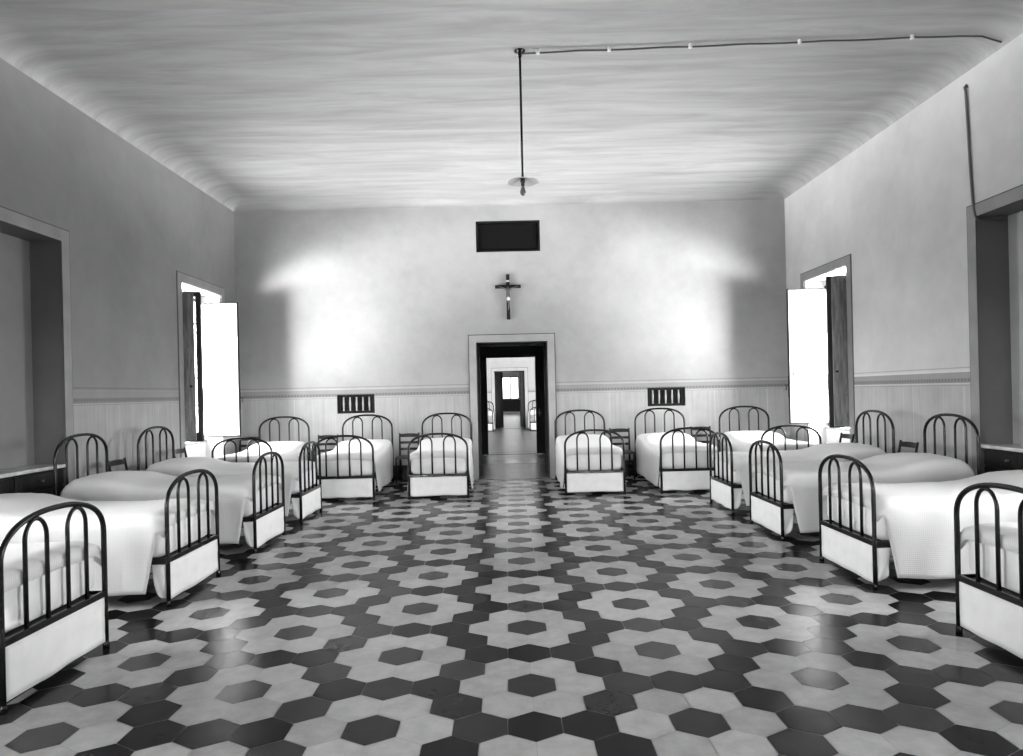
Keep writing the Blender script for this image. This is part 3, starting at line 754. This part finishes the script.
# ------------------------------------------------------------------ beyond the doorway
AY0, AY1 = YB + T, 16.4
def room(prefix, x0, x1, y0, y1, h, wm, fm, wins_l=(), wins_r=(), cm='plain'):
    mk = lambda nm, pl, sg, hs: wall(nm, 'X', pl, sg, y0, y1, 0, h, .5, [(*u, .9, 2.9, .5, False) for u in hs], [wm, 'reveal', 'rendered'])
    mk('wall_%s_left' % prefix, x0, -1, wins_l); mk('wall_%s_right' % prefix, x1, 1, wins_r)
    mb = MB(); mb.box(x0 - .5, x1 + .5, y0, y1, h, h + .2); struct(mb.build('ceiling_' + prefix, cm))
    mb = MB(); mb.box(x0 - .5, x1 + .5, y0, y1, -.12, -.003); struct(mb.build('floor_' + prefix, fm))
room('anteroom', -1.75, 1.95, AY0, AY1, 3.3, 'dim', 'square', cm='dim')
room('second_ward', XL, XR, 17.0, 28.0, 4.6, 'wall_side', 'square', ((22.6, 25.0),), ((22.6, 25.0),))
room('third_room', -2.4, 2.6, 28.6, 50.0, 4.2, 'plain', 'square', ((38, 39.6),), ((38, 39.6),))
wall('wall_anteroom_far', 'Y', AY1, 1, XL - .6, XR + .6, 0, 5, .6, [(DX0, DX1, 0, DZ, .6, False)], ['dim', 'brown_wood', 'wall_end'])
wall('wall_second_ward_far', 'Y', 28.0, 1, XL - .6, XR + .6, 0, 5, .6, [(DX0, DX1, 0, DZ, .6, False)], ['wall_end', 'brown_wood', 'plain'])
EW = (-.42, .84, .98, 2.66)
wall('wall_third_room_far', 'Y', 50.0, 1, -3, 3.2, 0, 4.4, .5, [(*EW, .5, False)], ['plain', 'white_plaster', 'rendered'])
surround('trim_6', 'Y', 28.0, -1, DX0, DX1, DZ, .125, 'band_pale')
mb = MB()
a, b, c, e = EW; m = (a + b) / 2
for q in ((a, a + .07, c, e), (b - .07, b, c, e), (m - .04, m + .04, c, e), (a, b, e - .07, e), (a, b, c, c + .08)): mb.box(q[0], q[1], 50.10, 50.15, q[2], q[3])
o = struct(mb.build('window_5', 'sash')); mb = MB(); mb.box(a + .03, b - .03, 50.12, 50.125, c + .03, e - .03); mb.build('glazing', 'glass', o)
mb = MB(); mb.bbox(a - .1, b + .1, 49.96, 50.0, .1, c - .02, r=.01); struct(mb.build('trim_7', 'brown_wood'))
# thresholds, and a paler strip across the anteroom floor
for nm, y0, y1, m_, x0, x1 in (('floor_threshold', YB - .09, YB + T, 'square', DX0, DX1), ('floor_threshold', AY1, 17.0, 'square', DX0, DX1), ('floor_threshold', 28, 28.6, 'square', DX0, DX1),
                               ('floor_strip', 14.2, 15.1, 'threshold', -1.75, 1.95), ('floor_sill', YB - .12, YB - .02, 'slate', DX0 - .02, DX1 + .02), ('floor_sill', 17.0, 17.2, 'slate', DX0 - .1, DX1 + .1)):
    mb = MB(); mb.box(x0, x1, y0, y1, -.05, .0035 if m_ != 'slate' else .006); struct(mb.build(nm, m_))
# panelled door leaves
def door_leaf(root, hinge, ang, w, handle_at=None):
    mtx = Matrix.Translation(Vector(hinge)) @ Matrix.Rotation(ang, 4, 'Z')
    mb = MB(); mb.bbox(0, w, -.02, .02, .01, DZ - .02, r=.004, seg=1, mtx=mtx)
    for s in (-1, 1):
        for (p, q) in ((.05, .30), (.34, .52), (.56, .76), (.80, .96)):
            a, b = DZ * p, DZ * q; y0, y1 = sorted((s * .02, s * .03))
            for bx in ((.08, w - .08, a, a + .03), (.08, w - .08, b - .03, b), (.08, .11, a, b), (w - .11, w - .08, a, b)): mb.box(bx[0], bx[1], y0, y1, bx[2], bx[3], mtx=mtx)
    l = mb.build('door_leaf', 'brown_wood', root)
    if handle_at:
        mb = MB(); x, z = handle_at
        mb.bbox(x - .02, x + .02, -.032, -.02, z - .09, z + .09, r=.004, seg=1, mtx=mtx)
        mb.tube([mtx @ Vector((x, -.03, z)), mtx @ Vector((x, -.07, z)), mtx @ Vector((x + .10, -.075, z))], .011, 8); mb.build('handle', 'brass', l)
def door(name, y, x0, x1, leaves):
    mb = MB()
    for q in ((x0, x0 + .035, 0.004, DZ), (x1 - .035, x1, 0.004, DZ), (x0, x1, DZ - .035, DZ)): mb.box(q[0], q[1], y + .01, y + .12, q[2], q[3])
    o = struct(mb.build(name, 'brown_wood'))
    for l in leaves: door_leaf(o, *l)
door('door_1', YB + T - .14, DX0, DX1, [((DX0 + .03, YB + T, 0), math.radians(118), .6), ((DX1 - .03, YB + T, 0), math.radians(62), .6)])
door('door_2', AY1 + .02, DX0, DX1, [((DX0 + .01, AY1 - .02, 0), math.radians(226), .6), ((DX1 - .01, AY1 - .02, 0), math.radians(-44), .6, (.10, 1.0))])
door('door_3', 28.48, DX0, DX1, [((DX0 + .03, 28.62, 0), math.radians(62), .6), ((DX1 - .03, 28.62, 0), math.radians(104), .6)])

# ------------------------------------------------------------------ daylight
wd = bpy.data.worlds.new('World'); sc.world = wd; wd.use_nodes = True
nt = wd.node_tree; N, L = nt.nodes, nt.links
bg = N['Background']
tc = N.new('ShaderNodeTexCoord'); sp = N.new('ShaderNodeSeparateXYZ'); L.new(tc.outputs['Generated'], sp.inputs[0])
# brightness by height: sunlit ground below, bright haze at the horizon, softer sky above
rp = N.new('ShaderNodeValToRGB'); el = rp.color_ramp.elements
mr = N.new('ShaderNodeMapRange'); mr.inputs['From Min'].default_value = -1; mr.inputs['From Max'].default_value = 1
L.new(sp.outputs['Z'], mr.inputs['Value']); L.new(mr.outputs['Result'], rp.inputs['Fac'])
GROUND, HOR, SKY, COURT = 5.6, 2.0, 1.15, 3.3
el[0].position = 0; el[0].color = grey(GROUND * .25); el[1].position = 1; el[1].color = grey(SKY)
for p, v in ((.22, GROUND * .35), (.29, GROUND), (.35, GROUND * 1.1), (.39, GROUND * .25), (.43, 1.0), (.465, .8), (.49, HOR * .6), (.515, HOR), (.56, HOR * 1.1), (.62, HOR * .75), (.75, SKY)):
    q = el.new(p); q.color = grey(v)
# the left (sun) side of the building looks on to brighter ground
sd = N.new('ShaderNodeMapRange'); sd.inputs['From Min'].default_value = -.6; sd.inputs['From Max'].default_value = .6; sd.inputs['To Min'].default_value = 1.2; sd.inputs['To Max'].default_value = 1.15
L.new(sp.outputs['X'], sd.inputs['Value'])
zf = N.new('ShaderNodeMapRange'); zf.inputs['From Min'].default_value = .02; zf.inputs['From Max'].default_value = .16; L.new(sp.outputs['Z'], zf.inputs['Value'])
mm = N.new('ShaderNodeMix'); mm.data_type = 'FLOAT'; L.new(zf.outputs['Result'], mm.inputs[0]); L.new(sd.outputs['Result'], mm.inputs[2]); mm.inputs[3].default_value = 1.0
# behind the camera the building faces open sky over a shaded court
r2 = N.new('ShaderNodeValToRGB'); e2 = r2.color_ramp.elements
e2[0].position = .49; e2[0].color = grey(.05); e2[1].position = .85; e2[1].color = grey(COURT * .3)
for p_, v_ in ((.51, .8), (.55, 1.0), (.62, .7)): q = e2.new(p_); q.color = grey(COURT * v_); L.new(mr.outputs['Result'], r2.inputs['Fac'])
fy = N.new('ShaderNodeMapRange'); fy.interpolation_type = 'SMOOTHSTEP'; fy.inputs['From Min'].default_value = -.75; fy.inputs['From Max'].default_value = -.95; fy.inputs['To Min'].default_value = 0; fy.inputs['To Max'].default_value = 1
nrm = N.new('ShaderNodeMath'); nrm.operation = 'DIVIDE'; L.new(sp.outputs['Y'], nrm.inputs[0])
hl = N.new('ShaderNodeMath'); hl.operation = 'SQRT'; om = N.new('ShaderNodeMath'); om.operation = 'SUBTRACT'; om.inputs[0].default_value = 1.0001
zz = N.new('ShaderNodeMath'); zz.operation = 'MULTIPLY'; L.new(sp.outputs['Z'], zz.inputs[0]); L.new(sp.outputs['Z'], zz.inputs[1]); L.new(zz.outputs[0], om.inputs[1]); L.new(om.outputs[0], hl.inputs[0]); L.new(hl.outputs[0], nrm.inputs[1])
L.new(nrm.outputs[0], fy.inputs['Value'])
mxw = N.new('ShaderNodeMixRGB'); L.new(fy.outputs['Result'], mxw.inputs['Fac']); L.new(rp.outputs['Color'], mxw.inputs['Color1']); L.new(r2.outputs['Color'], mxw.inputs['Color2'])
fz = N.new('ShaderNodeMapRange'); fz.interpolation_type = 'SMOOTHSTEP'; fz.inputs['From Min'].default_value = .88; fz.inputs['From Max'].default_value = .98; fz.inputs['To Min'].default_value = 1; fz.inputs['To Max'].default_value = .1
L.new(nrm.outputs[0], fz.inputs['Value'])
fin = N.new('ShaderNodeMixRGB'); fin.blend_type = 'MULTIPLY'; fin.inputs['Fac'].default_value = 1; L.new(mxw.outputs['Color'], fin.inputs['Color1']); L.new(fz.outputs['Result'], fin.inputs['Color2'])
L.new(fin.outputs['Color'], bg.inputs['Color'])
m2 = N.new('ShaderNodeMath'); m2.operation = 'MULTIPLY'; m2.inputs[1].default_value = 30.0; L.new(mm.outputs[0], m2.inputs[0]); L.new(m2.outputs[0], bg.inputs['Strength'])

def portal(c, n, w, h):
    l = bpy.data.lights.new('daylight_portal', 'AREA'); l.shape = 'RECTANGLE'; l.size = w; l.size_y = h; l.cycles.is_portal = True
    o = bpy.data.objects.new('daylight_portal', l); COL.objects.link(o); o.location = c
    o.rotation_euler = Vector(n).to_track_quat('-Z', 'Y').to_euler()
for (u, z0, z1) in ((WL, .83, 3.13), (WF, .3, 2.6)): portal((XL - T, sum(u) / 2, (z0 + z1) / 2), (1, 0, 0), u[1] - u[0], z1 - z0)
for (u, z0, z1) in ((WR, .83, 3.13), (WF, .3, 2.6)): portal((XR + T, sum(u) / 2, (z0 + z1) / 2), (-1, 0, 0), u[1] - u[0], z1 - z0)
for f in FW: portal(((f[0] + f[1]) / 2, YF - T, (f[2] + f[3]) / 2), (0, 1, 0), f[1] - f[0], f[3] - f[2])
for y in (23.8,):
    portal((XL - .5, y, 1.9), (1, 0, 0), 2.4, 2.0); portal((XR + .5, y, 1.9), (-1, 0, 0), 2.4, 2.0)
for y in (38.8,):
    portal((-2.9, y, 1.9), (1, 0, 0), 1.6, 2.0); portal((3.1, y, 1.9), (-1, 0, 0), 1.6, 2.0)
portal((sum(EW[:2]) / 2, 50.5, sum(EW[2:]) / 2), (0, -1, 0), EW[1] - EW[0], EW[3] - EW[2])

# ------------------------------------------------------------------ camera and view
cam = bpy.data.cameras.new('camera'); co = bpy.data.objects.new('camera', cam); COL.objects.link(co)
cam.sensor_fit = 'HORIZONTAL'; cam.sensor_width = 36; cam.lens = FX / 1023 * 36
cam.shift_x = (511.5 - 507.76) / 1023; cam.shift_y = (392.45 - 378) / 1023
cam.clip_start = .05; cam.clip_end = 300
co.location = (0, 0, 1.5); co.rotation_euler = (PI / 2, .0228, 0)
sc.camera = co
vs_ = sc.view_settings
sc.display_settings.display_device = 'sRGB'; vs_.view_transform = 'Standard'; vs_.look = 'None'; vs_.gamma = 1; vs_.use_curve_mapping = False
vs_.exposure = -0.22
cy_ = sc.cycles; cy_.use_denoising = True; cy_.max_bounces = 12; cy_.diffuse_bounces = 8; cy_.glossy_bounces = 4; cy_.sample_clamp_indirect = 8
